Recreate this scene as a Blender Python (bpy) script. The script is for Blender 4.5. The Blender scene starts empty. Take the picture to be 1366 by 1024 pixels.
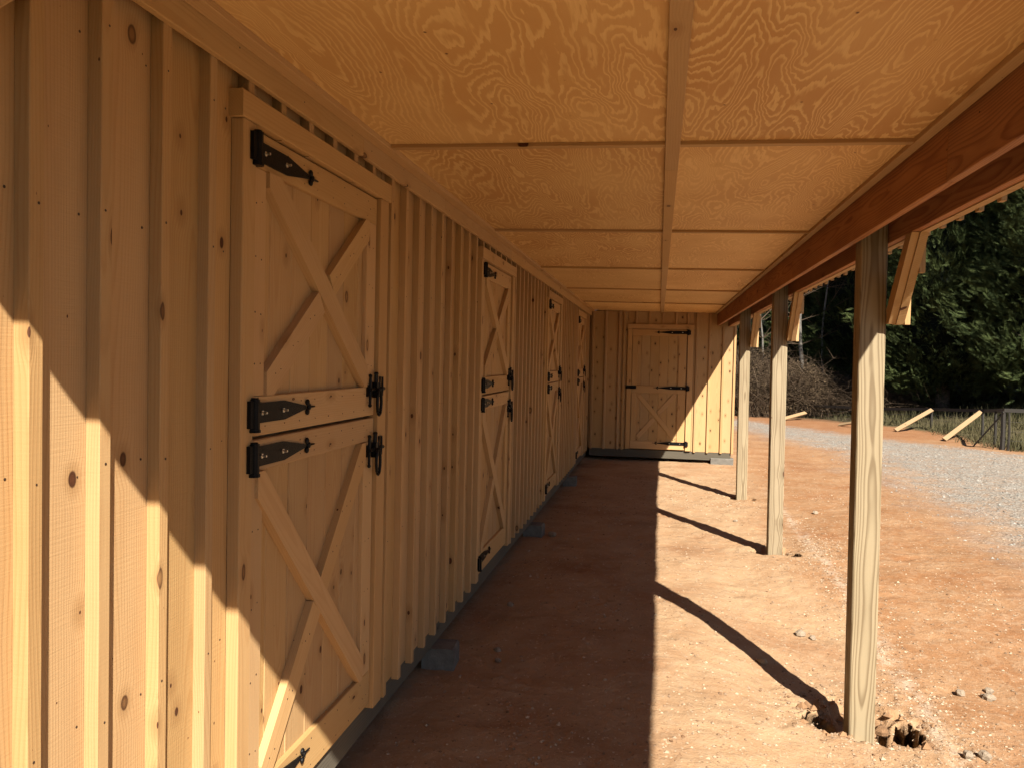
import bpy, math, random
import numpy as np
from mathutils import Matrix, Vector
random.seed(7); rng = np.random.default_rng(7)
D = bpy.data; SC = bpy.context.scene; COL = SC.collection

# ------------------------------------------------------------------ camera
CZ = 1.97
F_PX = 1086.0
def cam_basis(yaw, pitch, roll):
    y, p, r = map(math.radians, (yaw, pitch, roll))
    f = Vector((-math.sin(y)*math.cos(p), math.cos(y)*math.cos(p), -math.sin(p)))
    right = Vector((math.cos(y), math.sin(y), 0)); up = right.cross(f)
    return (right*math.cos(r)+up*math.sin(r), up*math.cos(r)-right*math.sin(r), f)
r_, u_, f_ = cam_basis(10.2, 1.75, 1.28)
cam = D.cameras.new('camera'); cam.sensor_width = 36.0; cam.lens = 36.0*F_PX/1366.0
cam.clip_start = 0.05; cam.clip_end = 500
camo = D.objects.new('camera', cam); COL.objects.link(camo)
camo.matrix_world = Matrix(((r_.x, u_.x, -f_.x, 0), (r_.y, u_.y, -f_.y, 0), (r_.z, u_.z, -f_.z, CZ), (0, 0, 0, 1)))
SC.camera = camo

# ------------------------------------------------------------------ light
SUN = Vector((-1.0, 1.8, -1.8)).normalized()
w = D.worlds.new('World'); SC.world = w; w.use_nodes = True
nt = w.node_tree; bg = nt.nodes['Background']; sky = nt.nodes.new('ShaderNodeTexSky')
sky.sky_type = 'NISHITA'; sky.sun_disc = False
sky.sun_elevation = math.asin(-SUN.z); sky.sun_rotation = math.atan2(-SUN.x, -SUN.y)
sky.air_density = 0.65; sky.dust_density = 0.4
nt.links.new(sky.outputs[0], bg.inputs[0]); bg.inputs[1].default_value = 0.05
sl = D.lights.new('sun', 'SUN'); sl.energy = 5.0; sl.angle = math.radians(0.55); sl.color = (1.0, 0.95, 0.87)
so = D.objects.new('sun', sl); COL.objects.link(so); so.rotation_euler = SUN.to_track_quat('-Z', 'Y').to_euler(); so.location = (8, -10, 14)
vs = SC.view_settings; vs.view_transform = 'Standard'; vs.look = 'None'; vs.exposure = 1.6; vs.gamma = 1.0
SC.render.engine = 'CYCLES'
cy = SC.cycles; cy.max_bounces = 6; cy.diffuse_bounces = 4; cy.glossy_bounces = 2; cy.use_denoising = True
cy.use_adaptive_sampling = True; cy.adaptive_threshold = 0.02
cy.sample_clamp_indirect = 6.0

# ------------------------------------------------------------------ node helpers
class NT:
    def __init__(s, name):
        s.m = D.materials.new(name); s.m.use_nodes = True; s.t = s.m.node_tree
        s.b = s.t.nodes['Principled BSDF']
    def n(s, typ, **kw):
        nd = s.t.nodes.new(typ)
        for k, v in kw.items(): setattr(nd, k, v)
        return nd
    def put(s, sock, v):
        if hasattr(v, 'is_linked') or hasattr(v, 'links'): s.t.links.new(v, sock)
        else: sock.default_value = v
    def math(s, op, a, b=0.0, c=None, clamp=False):
        nd = s.n('ShaderNodeMath', operation=op); nd.use_clamp = clamp
        s.put(nd.inputs[0], a); s.put(nd.inputs[1], b)
        if c is not None: s.put(nd.inputs[2], c)
        return nd.outputs[0]
    def sep(s, v):
        nd = s.n('ShaderNodeSeparateXYZ'); s.put(nd.inputs[0], v); return nd.outputs
    def comb(s, x, y, z):
        nd = s.n('ShaderNodeCombineXYZ')
        for i, v in enumerate((x, y, z)): s.put(nd.inputs[i], v)
        return nd.outputs[0]
    def noise(s, vec, scale=1.0, detail=2.0, rough=0.5, dist=0.0):
        nd = s.n('ShaderNodeTexNoise'); s.put(nd.inputs['Vector'], vec); nd.inputs['Scale'].default_value = scale
        nd.inputs['Detail'].default_value = detail; nd.inputs['Roughness'].default_value = rough; nd.inputs['Distortion'].default_value = dist
        return nd.outputs[0]
    def map(s, v, a, b, c=0.0, d=1.0, smooth=False):
        nd = s.n('ShaderNodeMapRange'); nd.interpolation_type = 'SMOOTHSTEP' if smooth else 'LINEAR'; nd.clamp = True
        s.put(nd.inputs[0], v); s.put(nd.inputs[1], a); s.put(nd.inputs[2], b); s.put(nd.inputs[3], c); s.put(nd.inputs[4], d)
        return nd.outputs[0]
    def mix(s, f, a, b, mode='MIX'):
        nd = s.n('ShaderNodeMix', data_type='RGBA', blend_type=mode)
        s.put(nd.inputs[0], f); s.put(nd.inputs[6], a); s.put(nd.inputs[7], b); return nd.outputs[2]
    def bump(s, h, strength=0.3, dist=0.01):
        nd = s.n('ShaderNodeBump'); nd.inputs['Strength'].default_value = strength; nd.inputs['Distance'].default_value = dist
        s.put(nd.inputs['Height'], h); s.t.links.new(nd.outputs[0], s.b.inputs['Normal'])
    def out(s, col, rough=0.7, spec=0.3):
        s.put(s.b.inputs['Base Color'], col); s.put(s.b.inputs['Roughness'], rough)
        s.b.inputs['Specular IOR Level'].default_value = spec
        return s.m
def rgb(r, g, b): return (r, g, b, 1.0)

def wood(name, light, dark, knotc, streak=0.5, cath=0.25, knots=0.22, kscale=(8.0, 4.0), var=0.16, rough=0.72, saw=0.0, ringf=130.0, pith=(-0.05, 0.0, 0.2), wander=0.12, blotch=0.32):
    k = NT(name)
    oi = k.n('ShaderNodeObjectInfo'); tc = k.n('ShaderNodeTexCoord')
    X, Y, Z = k.sep(tc.outputs['Object'])
    r1 = oi.outputs['Random']; r2 = k.math('FRACT', k.math('MULTIPLY', r1, 17.31)); r3 = k.math('FRACT', k.math('MULTIPLY', r1, 53.77))
    yy = k.math('ADD', k.math('ADD', Y, k.math('MULTIPLY', X, 0.6)), k.math('MULTIPLY', r1, 41.0)); zz = k.math('ADD', Z, k.math('MULTIPLY', r2, 67.0))
    # knots
    vec = k.comb(k.math('MULTIPLY', yy, kscale[0]), k.math('MULTIPLY', zz, kscale[1]), 0.0)
    wob = k.noise(k.comb(yy, zz, 3.0), 14.0, 1.0)
    vo = k.n('ShaderNodeTexVoronoi', voronoi_dimensions='2D'); k.put(vo.inputs['Vector'], vec); vo.inputs['Scale'].default_value = 1.0
    vo.inputs['Randomness'].default_value = 0.9
    dist = k.math('ADD', vo.outputs['Distance'], k.math('MULTIPLY', k.math('SUBTRACT', wob, 0.5), 0.09))
    cr, cg, cb = k.sep(vo.outputs['Color'])
    on = k.map(cr, 1.0-knots, 1.0-knots+0.02)
    rad = k.math('MULTIPLY', k.map(k.math('POWER', cg, 2.2), 0, 1, 0.032, 0.135), on)
    kn = k.map(dist, k.math('MULTIPLY', rad, 0.75), k.math('ADD', k.math('MULTIPLY', rad, 1.05), 0.002), 1.0, 0.0, True)
    kin = k.map(dist, 0.0, k.math('ADD', rad, 0.001), 0.0, 1.0)
    pull = k.math('MULTIPLY', k.map(dist, 0.02, 0.42, 1.0, 0.0, True), on)
    halo = k.map(pull, 0.35, 0.95)
    # growth rings: distance from a wandering pith line behind the face (solid texture)
    wz = k.noise(k.comb(k.math('MULTIPLY', zz, 0.55), r3, 0.0), 1.0, 2.0, 0.5)
    wy = k.noise(k.comb(k.math('MULTIPLY', zz, 1.1), r3, 7.0), 1.0, 2.0, 0.5)
    jit = k.noise(k.comb(k.math('MULTIPLY', yy, 22.0), k.math('MULTIPLY', zz, 2.2), X), 1.0, 2.0, 0.5)
    dx = k.math('ADD', k.math('SUBTRACT', X, pith[0]), k.math('MULTIPLY', k.math('SUBTRACT', wz, 0.5), wander))
    dy = k.math('ADD', k.math('SUBTRACT', Y, k.math('ADD', pith[1], k.math('MULTIPLY', k.math('SUBTRACT', r2, 0.5), pith[2]))), k.math('MULTIPLY', k.math('SUBTRACT', wy, 0.5), 0.03))
    rr = k.math('SQRT', k.math('ADD', k.math('MULTIPLY', dx, dx), k.math('MULTIPLY', dy, dy)))
    ring = k.math('ADD', k.math('ADD', k.math('MULTIPLY', rr, ringf), k.math('MULTIPLY', jit, 0.7)), k.math('MULTIPLY', pull, 1.6))
    fr = k.math('FRACT', ring)
    late = k.math('MULTIPLY', k.map(fr, 0.35, 0.86, 0, 1, True), k.map(fr, 0.88, 1.0, 1, 0))
    fib = k.noise(k.comb(k.math('MULTIPLY', yy, 210.0), k.math('MULTIPLY', zz, 3.0), X), 1.0, 2.0, 0.6)
    blot = k.noise(k.comb(k.math('MULTIPLY', yy, 7.0), k.math('MULTIPLY', zz, 1.4), X), 1.0, 3.0, 0.55)
    t = k.math('ADD', k.math('MULTIPLY', late, cath), k.math('MULTIPLY', k.math('SUBTRACT', fib, 0.5), streak))
    t = k.math('ADD', t, k.map(blot, 0.35, 0.75, 0.0, blotch), clamp=True)
    c = k.mix(t, rgb(*light), rgb(*dark))
    # board to board variation
    hs = k.n('ShaderNodeHueSaturation'); k.put(hs.inputs['Hue'], k.map(r3, 0, 1, 0.498, 0.5015)); k.put(hs.inputs['Saturation'], k.map(r2, 0, 1, 0.95, 1.03))
    k.put(hs.inputs['Value'], k.map(r1, 0, 1, 1.0-var, 1.0+var*0.55)); k.put(hs.inputs['Color'], c)
    c = hs.outputs[0]
    c = k.mix(k.math('MULTIPLY', halo, 0.5), c, rgb(*[a*0.75 for a in dark]))
    kc = k.mix(k.map(kin, 0.3, 0.95), k.mix(k.map(cg, 0.82, 0.95), rgb(*[a*0.5 for a in knotc]), rgb(*[a*0.8 for a in dark])), rgb(*[a*0.3 for a in knotc]))
    c = k.mix(kn, c, kc)
    h = k.math('ADD', k.math('MULTIPLY', fib, 0.6), k.math('MULTIPLY', late, 0.3))
    if saw > 0:
        sw = k.noise(k.comb(k.math('MULTIPLY', yy, 9.0), k.math('MULTIPLY', zz, 150.0), X), 1.0, 2.0, 0.6)
        h = k.math('ADD', h, k.math('MULTIPLY', sw, saw))
    k.bump(h, 0.35, 0.0022)
    return k.out(c, rough, 0.25)

M = {}
M['siding'] = wood('pine_siding', (0.405, 0.249, 0.106), (0.30, 0.155, 0.054), (0.13, 0.042, 0.014), streak=0.5, cath=0.34, knots=0.3, kscale=(7.0, 4.6), var=0.12, saw=0.9)
M['siding_knotty'] = wood('knotty_pine_siding', (0.385, 0.242, 0.104), (0.29, 0.155, 0.054), (0.11, 0.036, 0.013), streak=0.4, cath=0.25, knots=0.55, kscale=(7.0, 4.2), var=0.07, saw=0.4)
M['trim'] = wood('pine_trim', (0.425, 0.262, 0.112), (0.33, 0.174, 0.063), (0.16, 0.052, 0.017), streak=0.4, cath=0.26, knots=0.16, kscale=(9, 4.0), var=0.1, saw=0.3)
M['batten'] = wood('pine_batten', (0.39, 0.240, 0.104), (0.29, 0.150, 0.054), (0.14, 0.046, 0.015), streak=0.45, cath=0.3, knots=0.2, kscale=(12, 4.0), var=0.1, saw=0.5)
M['beam'] = wood('fir_beam', (0.40, 0.175, 0.058), (0.19, 0.06, 0.018), (0.05, 0.02, 0.01), streak=0.6, cath=0.5, knots=0.2, kscale=(6, 2.6), var=0.15, ringf=110.0, blotch=0.6)
M['treated'] = wood('treated_post_timber', (0.272, 0.212, 0.124), (0.15, 0.106, 0.056), (0.17, 0.078, 0.036), streak=0.25, cath=0.9, knots=0.16, kscale=(7.0, 2.6), var=0.06, ringf=125.0, pith=(0.0, 0.02, 0.03), wander=0.1)
M['sill'] = wood('weathered_sill_timber', (0.095, 0.08, 0.056), (0.05, 0.041, 0.028), (0.04, 0.025, 0.015), streak=0.6, cath=0.4, knots=0.1)
M['greywood'] = wood('grey_weathered_wood', (0.032, 0.027, 0.021), (0.018, 0.015, 0.011), (0.03, 0.022, 0.015), streak=0.7, cath=0.3, knots=0.1)
M['lumber'] = wood('new_lumber', (0.27, 0.175, 0.085), (0.21, 0.12, 0.05), (0.18, 0.07, 0.03), streak=0.3, cath=0.2, knots=0.1)

def plywood():
    k = NT('fir_plywood')
    oi = k.n('ShaderNodeObjectInfo'); tc = k.n('ShaderNodeTexCoord'); X, Y, Z = k.sep(tc.outputs['Object'])
    r1 = oi.outputs['Random']; r2 = k.math('FRACT', k.math('MULTIPLY', r1, 29.7)); r3 = k.math('FRACT', k.math('MULTIPLY', r1, 71.3))
    yy = k.math('ADD', Y, k.math('MULTIPLY', r1, 33.0)); zz = k.math('ADD', Z, k.math('MULTIPLY', r2, 57.0))
    wx = k.noise(k.comb(k.math('MULTIPLY', yy, 9.0), k.math('MULTIPLY', zz, 5.0), 0.0), 1.0, 2.0, 0.55)
    base = k.noise(k.comb(k.math('ADD', k.math('MULTIPLY', yy, k.map(r3, 0, 1, 2.4, 4.2)), k.math('MULTIPLY', wx, 0.2)), k.math('ADD', k.math('MULTIPLY', zz, 0.7), k.math('MULTIPLY', wx, 0.12)), r3), 1.0, 1.5, 0.42, 0.25)
    jag = k.noise(k.comb(k.math('MULTIPLY', yy, 60.0), k.math('MULTIPLY', zz, 7.0), 1.0), 1.0, 2.0, 0.6)
    v = k.math('ADD', k.math('MULTIPLY', base, k.map(r2, 0, 1, 26.0, 46.0)), k.math('MULTIPLY', k.math('SUBTRACT', jag, 0.5), 1.0))
    fr = k.math('FRACT', v)
    band = k.math('MULTIPLY', k.map(fr, 0.12, 0.42, 0, 1, True), k.map(fr, 0.9, 0.99, 1, 0, True))
    cont = k.noise(k.comb(k.math('MULTIPLY', yy, 1.7), k.math('MULTIPLY', zz, 0.9), 5.0), 1.0, 2.0)
    band = k.math('MULTIPLY', band, k.map(cont, 0.28, 0.58, 0.3, 1.0))
    band = k.math('MULTIPLY', band, k.map(r3, 0, 1, 0.45, 1.0))
    fib = k.noise(k.comb(k.math('MULTIPLY', yy, 170.0), k.math('MULTIPLY', zz, 5.0), 2.0), 1.0, 2.0)
    c = k.mix(band, rgb(0.70, 0.465, 0.20), rgb(0.47, 0.245, 0.075))
    c = k.mix(k.map(fib, 0.3, 0.7, 0.0, 0.3), c, rgb(0.52, 0.28, 0.09))
    blot = k.noise(k.comb(k.math('MULTIPLY', yy, 2.0), k.math('MULTIPLY', zz, 2.0), 9.0), 1.0, 3.0)
    c = k.mix(k.map(blot, 0.5, 0.75, 0.0, 0.28), c, rgb(0.42, 0.20, 0.058))
    # footballs / small knots
    vo = k.n('ShaderNodeTexVoronoi', voronoi_dimensions='2D'); k.put(vo.inputs['Vector'], k.comb(k.math('MULTIPLY', yy, 3.3), k.math('MULTIPLY', zz, 2.4), 0.0)); vo.inputs['Scale'].default_value = 1.0
    cr, cg, cb = k.sep(vo.outputs['Color'])
    kn = k.math('MULTIPLY', k.map(vo.outputs['Distance'], 0.008, 0.022, 1.0, 0.0), k.map(cr, 0.7, 0.72))
    c = k.mix(kn, c, rgb(0.12, 0.05, 0.02))
    pq = k.math('ADD', k.math('MULTIPLY', vo.outputs['Distance'], 1.0), k.math('MULTIPLY', k.math('SUBTRACT', jag, 0.5), 0.01))
    plug = k.math('MULTIPLY', k.map(pq, 0.115, 0.12, 1.0, 0.0), k.map(cg, 0.86, 0.87))
    c = k.mix(k.math('MULTIPLY', plug, 0.8), c, k.mix(k.map(fib, 0.3, 0.7), rgb(0.60, 0.37, 0.14), rgb(0.52, 0.29, 0.095)))
    hs = k.n('ShaderNodeHueSaturation'); k.put(hs.inputs['Value'], k.map(r1, 0, 1, 0.86, 1.08)); k.put(hs.inputs['Color'], c)
    k.bump(k.math('ADD', band, k.math('MULTIPLY', fib, 0.6)), 0.2, 0.0015)
    return k.out(hs.outputs[0], 0.62, 0.3)
M['plywood'] = plywood()

def simple(name, col, rough=0.6, metal=0.0, var=0.0, nscale=20.0, bump=0.0, bscale=60.0, spec=0.3):
    k = NT(name); tc = k.n('ShaderNodeTexCoord'); v = tc.outputs['Object']
    c = rgb(*col)
    if var:
        nz = k.noise(v, nscale, 4.0, 0.6); c = k.mix(k.map(nz, 0.3, 0.7), rgb(*[a*(1-var) for a in col]), rgb(*[min(1, a*(1+var)) for a in col]))
    if bump: k.bump(k.noise(v, bscale, 4.0, 0.65), bump, 0.01)
    k.b.inputs['Metallic'].default_value = metal
    return k.out(c, rough, spec)
M['iron'] = simple('black_iron', (0.006, 0.0055, 0.0055), 0.45, 0.0, 0.3, 40.0, 0.15, 250.0, spec=0.1)
M['zinc'] = simple('zinc_bolt', (0.62, 0.58, 0.5), 0.3, 0.9)
M['nail'] = simple('nail_head', (0.05, 0.03, 0.02), 0.5, 0.4)
M['concrete'] = simple('concrete_block', (0.125, 0.112, 0.092), 0.9, 0, 0.22, 14.0, 0.8, 90.0)
M['core'] = simple('dark_framing', (0.22, 0.13, 0.06), 0.8, 0, 0.2, 6.0)  # dark wood of the backing behind boards and planks
M['roof'] = simple('roof_metal', (0.22, 0.23, 0.24), 0.45, 0.6, 0.1)
M['bark'] = simple('bark', (0.10, 0.075, 0.055), 0.9, 0, 0.4, 12.0, 0.6, 30.0)
M['palebark'] = simple('pale_bark', (0.10, 0.088, 0.072), 0.9, 0, 0.4, 9.0, 0.4, 30.0)
M['wire'] = simple('galvanised_wire', (0.09, 0.085, 0.08), 0.5, 0.6)

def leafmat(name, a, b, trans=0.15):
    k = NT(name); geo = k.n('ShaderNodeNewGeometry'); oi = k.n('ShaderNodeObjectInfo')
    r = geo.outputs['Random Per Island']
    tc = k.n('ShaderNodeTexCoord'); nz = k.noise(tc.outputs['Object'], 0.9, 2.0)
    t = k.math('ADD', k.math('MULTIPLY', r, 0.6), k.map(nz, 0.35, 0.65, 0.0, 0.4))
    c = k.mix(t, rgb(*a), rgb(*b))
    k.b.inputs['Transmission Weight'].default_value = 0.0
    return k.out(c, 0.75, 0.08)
M['foliage'] = leafmat('conifer_foliage', (0.010, 0.017, 0.006), (0.062, 0.076, 0.024))
M['foliage_shade'] = leafmat('conifer_shade', (0.0025, 0.004, 0.002), (0.006, 0.008, 0.0035))  # near-black core colour stands in for shade deep in the crown
M['twig'] = leafmat('dry_twig', (0.02, 0.013, 0.008), (0.085, 0.058, 0.036))
M['deadleaf'] = leafmat('dry_leaf', (0.03, 0.02, 0.011), (0.09, 0.062, 0.034))
M['grass'] = leafmat('dry_grass', (0.028, 0.03, 0.012), (0.095, 0.078, 0.038))

# ------------------------------------------------------------------ object helpers
MW = {}
def link(name, data, M4=None, parent=None):
    o = D.objects.new(name, data); COL.objects.link(o)
    M4 = M4 or Matrix.Identity(4)
    if parent is not None:
        o.parent = parent; o.matrix_parent_inverse = MW[parent].inverted()
    o.matrix_basis = M4; MW[o] = M4.copy(); return o
def tag(o, label=None, cat=None, group=None, kind=None):
    if label: o['label'] = label
    if cat: o['category'] = cat
    if group: o['group'] = group
    if kind: o['kind'] = kind
    return o
def frame(origin, xa, za):
    x = Vector(xa).normalized(); z = Vector(za).normalized(); y = z.cross(x).normalized()
    return Matrix(((x.x, y.x, z.x, origin[0]), (x.y, y.y, z.y, origin[1]), (x.z, y.z, z.z, origin[2]), (0, 0, 0, 1)))
def mesh(name, verts, faces, mats, smooth=False, midx=None):
    me = D.meshes.new(name); me.from_pydata([tuple(map(float, v)) for v in verts], [], faces)
    for m in (mats if isinstance(mats, (list, tuple)) else [mats]): me.materials.append(m)
    if midx is not None: me.polygons.foreach_set('material_index', midx)
    if smooth: me.polygons.foreach_set('use_smooth', [True]*len(me.polygons))
    me.update(); return me
_bc = {}
def board_mesh(L, W, T, mat, bev=0.003):
    """length on local z, width on local y, thickness on local x (0..T); long edges eased"""
    key = (round(L, 4), round(W, 4), round(T, 4), mat.name, bev)
    if key in _bc: return _bc[key]
    b = min(bev, T*0.3, W*0.3); h = W/2
    sec = [(0, -h), (T-b, -h), (T, -h+b), (T, h-b), (T-b, h), (0, h)]
    v = [(x, y, 0) for x, y in sec]+[(x, y, L) for x, y in sec]; n = len(sec)
    f = [(i, (i+1) % n, (i+1) % n+n, i+n) for i in range(n)]+[tuple(range(n-1, -1, -1)), tuple(range(n, 2*n))]
    _bc[key] = mesh('board', v, f, mat); return _bc[key]
def board(name, parent, mat, L, W, T, origin, xa, za, bev=0.003):
    return link(name, board_mesh(L, W, T, M[mat] if isinstance(mat, str) else mat, bev), frame(origin, xa, za), parent)
def box_data(name, lo, hi, mat):
    (a, b, c), (d, e, f) = lo, hi
    v = [(a,b,c),(d,b,c),(d,e,c),(a,e,c),(a,b,f),(d,b,f),(d,e,f),(a,e,f)]
    return mesh(name, v, [(0,3,2,1),(4,5,6,7),(0,1,5,4),(1,2,6,5),(2,3,7,6),(3,0,4,7)], mat)
class G:
    """collects geometry for one mesh"""
    def __init__(s): s.v = []; s.f = []; s.m = []
    def add(s, v, f, mi=0):
        o = len(s.v); s.v += [tuple(p) for p in v]; s.f += [tuple(i+o for i in q) for q in f]; s.m += [mi]*len(f)
    def box(s, lo, hi, mi=0):
        (a, b, c), (d, e, f) = lo, hi
        s.add([(a,b,c),(d,b,c),(d,e,c),(a,e,c),(a,b,f),(d,b,f),(d,e,f),(a,e,f)], [(0,3,2,1),(4,5,6,7),(0,1,5,4),(1,2,6,5),(2,3,7,6),(3,0,4,7)], mi)
    def tube(s, pts, r, n=6, mi=0, cap=True):
        pts = [Vector(p) for p in pts]; rs = r if isinstance(r, (list, tuple)) else [r]*len(pts); V = []
        for i, p in enumerate(pts):
            t = (pts[min(i+1, len(pts)-1)]-pts[max(i-1, 0)]).normalized()
            a = t.cross(Vector((0, 0, 1)) if abs(t.z) < 0.9 else Vector((1, 0, 0))).normalized(); b = t.cross(a)
            V += [p+(a*math.cos(2*math.pi*k/n)+b*math.sin(2*math.pi*k/n))*rs[i] for k in range(n)]
        Fc = [(i*n+k, i*n+(k+1) % n, (i+1)*n+(k+1) % n, (i+1)*n+k) for i in range(len(pts)-1) for k in range(n)]
        if cap: Fc += [tuple(range(n-1, -1, -1)), tuple(range((len(pts)-1)*n, len(pts)*n))]
        s.add(V, Fc, mi)
    def prism_x(s, poly, x0, x1, mi=0):
        n = len(poly); V = [(x0, y, z) for y, z in poly]+[(x1, y, z) for y, z in poly]
        s.add(V, [(i, (i+1) % n, (i+1) % n+n, i+n) for i in range(n)]+[tuple(range(n-1, -1, -1)), tuple(range(n, 2*n))], mi)
    def ball(s, c, r, mi=0, sc=(1, 1, 1)):
        V = []; Fc = []; ni, nj = 5, 8
        for i in range(ni+1):
            a = math.pi*i/ni
            for j in range(nj):
                b = 2*math.pi*j/nj; V.append((c[0]+sc[0]*r*math.sin(a)*math.cos(b), c[1]+sc[1]*r*math.sin(a)*math.sin(b), c[2]+sc[2]*r*math.cos(a)))
        for i in range(ni):
            for j in range(nj): Fc.append((i*nj+j, i*nj+(j+1) % nj, (i+1)*nj+(j+1) % nj, (i+1)*nj+j))
        s.add(V, Fc, mi)
    def mesh(s, name, mats, smooth=False): return mesh(name, s.v, s.f, mats, smooth, s.m)
def nails_obj(parent, pts, normal, r=0.0032):
    g = G(); n = Vector(normal); a = n.cross(Vector((0, 0, 1)) if abs(n.z) < .9 else Vector((1, 0, 0))).normalized(); b = n.cross(a)
    for p in pts:
        p = Vector(p)+n*0.0008; rr = r*random.uniform(.8, 1.25)
        ring = [p+(a*math.cos(k*math.pi/3)+b*math.sin(k*math.pi/3))*rr for k in range(6)]
        base = [q-n*0.003 for q in ring]
        g.add(ring+base, [(0, 1, 2, 3, 4, 5)]+[(k, k+6, (k+1) % 6+6, (k+1) % 6) for k in range(6)])
    o = link('nails', g.mesh('nails', M['nail']), None, parent); o['kind'] = 'stuff'; return o

# ------------------------------------------------------------------ terrain
def sm(t): t = np.clip(t, 0, 1); return t*t*(3-2*t)
class VNoise:
    def __init__(s, seed): s.p = np.random.default_rng(seed).random((256, 256))
    def __call__(s, x, y):
        xi = np.floor(x).astype(int); yi = np.floor(y).astype(int); u = x-xi; v = y-yi; u = u*u*(3-2*u); v = v*v*(3-2*v)
        g = lambda a, b: s.p[a % 256, b % 256]
        return (g(xi, yi)*(1-u)+g(xi+1, yi)*u)*(1-v)+(g(xi, yi+1)*(1-u)+g(xi+1, yi+1)*u)*v-0.5
VN = VNoise(3)
POSTS = [(1.2105, 5.01), (1.221, 8.69), (1.2165, 12.07)]
_dr = np.random.default_rng(11)
DN = [(_dr.uniform(-1.0, 3.0), 3.8+_dr.random()**1.3*8, _dr.uniform(0, 3.14), _dr.uniform(.004, .011)) for _ in range(90)]
def DENT(x, y):
    # footprints trodden into the clay
    z = np.zeros_like(x)
    for cx, cy_, a, dp in DN:
        m = (np.abs(x-cx) < .3) & (np.abs(y-cy_) < .3)
        if not m.any(): continue
        u = (x[m]-cx)*np.cos(a)+(y[m]-cy_)*np.sin(a); v = (y[m]-cy_)*np.cos(a)-(x[m]-cx)*np.sin(a)
        r2 = (u/.055)**2+(v/.15)**2
        z[m] += dp*np.exp(-r2**2)-dp*.5*np.exp(-((np.sqrt(r2)-1.5)/.35)**2)
    return z
def ground_h(x, y):
    x = np.asarray(x, float); y = np.asarray(y, float)
    z = 0.006*np.clip(y-4, 0, 14)
    z = z+0.05*VN(x*0.35, y*0.35)+0.03*VN(x*1.3+9, y*1.3)+0.015*VN(x*4+3, y*4)+0.010*VN(x*11, y*11)+0.007*VN(x*27, y*27)
    z = z-.13*sm((8.4-y)/3.2)*sm((x-.1)/1.0)*sm((9-x)/5)
    z = z-DENT(x, y)
    # bank behind the fence
    fx = np.interp(y, [15, 20.9, 25.7, 28, 33, 60], [10, 8.4, 7.3, 6.3, 4.9, 3.0])
    z = z+sm((x-fx-.3)/7)*0.7*sm((y-21)/4)+sm((y-31)/14)*0.9
    # dug holes round the posts
    for i, (px, py) in enumerate(POSTS):
        q = (1.0, .62, .4)[i]
        wob = 0.25*VN(x*7+i*5, y*7)+0.35*VN(x*19, y*19+i)+0.22*VN(x*45, y*45)
        d = np.sqrt(((x-px-0.02)/(.40*q))**2+((y-py-0.07)/(.26*q+.03))**2)+wob
        z = z-.13*q*sm((1.0-d)/0.75)
        for cx, cy_, rx, ry, dep in ((-.17, .0, .14, .17, .6), (.215, -.05, .145, .17, .6)):
            d2 = np.sqrt(((x-px-cx*(.4+.6*q))/(rx*q))**2+((y-py-cy_)/(ry*q))**2)+wob*.55
            z = z-dep*q*sm((1.0-d2)/0.25)
    z = z-0.03*sm((-0.9-x)/0.5)*(y < 15.6)
    return z
def gz(x, y): return float(ground_h(np.array([x]), np.array([y]))[0])
def axis(parts):
    out = [parts[0][0]]
    for a, b, st in parts:
        n = max(1, int(round((b-a)/st))); out += list(np.linspace(a, b, n+1)[1:])
    return np.array(out)
xs = axis([(-160, -20, 14), (-20, -2, 1.5), (-2, 0.7, .035), (0.7, 1.8, .017), (1.8, 4.5, .035), (4.5, 9, .07), (9, 20, .5), (20, 60, 3), (60, 200, 14)])
ys = axis([(-120, -10, 12), (-10, 3, 1.0), (3, 3.6, .2), (3.6, 4.6, .03), (4.6, 5.5, .017), (5.5, 8.4, .033), (8.4, 9.1, .022), (9.1, 13.5, .045), (13.5, 20, .08), (20, 34, .25), (34, 60, 1.5), (60, 260, 16)])
XX, YY = np.meshgrid(xs, ys); ZZ = ground_h(XX, YY)
nx, ny = len(xs), len(ys)
V = np.stack([XX.ravel(), YY.ravel(), ZZ.ravel()], 1)
for i, (px, py) in enumerate(POSTS[:2]):      # the dug holes are undercut at the back
    q = (1.0, .62)[i]
    for cx, cy_, rx, ry in ((-.17, .0, .14, .17), (.215, -.05, .145, .17)):
        d2 = np.sqrt(((V[:, 0]-px-cx*(.4+.6*q))/(rx*q))**2+((V[:, 1]-py-cy_)/(ry*q))**2)+.55*(0.25*VN(V[:, 0]*7+i*5, V[:, 1]*7)+0.35*VN(V[:, 0]*19, V[:, 1]*19+i)+0.22*VN(V[:, 0]*45, V[:, 1]*45))
        mk = sm(sm((1.0-d2)/.25)*4); V[:, 1] += .22*q*mk; V[:, 0] += (.05 if cx > 0 else -.05)*q*mk
i0 = (np.arange(ny-1)[:, None]*nx+np.arange(nx-1)[None]).ravel()
Fq = np.stack([i0, i0+1, i0+1+nx, i0+nx], 1)
def np_mesh(name, V, F, mat, smooth=True):
    me = D.meshes.new(name); nv, nf = len(V), len(F); k = F.shape[1]
    me.vertices.add(nv); me.vertices.foreach_set('co', np.ascontiguousarray(V, dtype=np.float32).ravel())
    me.loops.add(nf*k); me.loops.foreach_set('vertex_index', np.ascontiguousarray(F, dtype=np.int32).ravel())
    me.polygons.add(nf); me.polygons.foreach_set('loop_start', np.arange(0, nf*k, k, dtype=np.int32))
    me.polygons.foreach_set('use_smooth', np.full(nf, smooth)); me.update(calc_edges=True); me.validate(); me.materials.append(mat); return me

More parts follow.
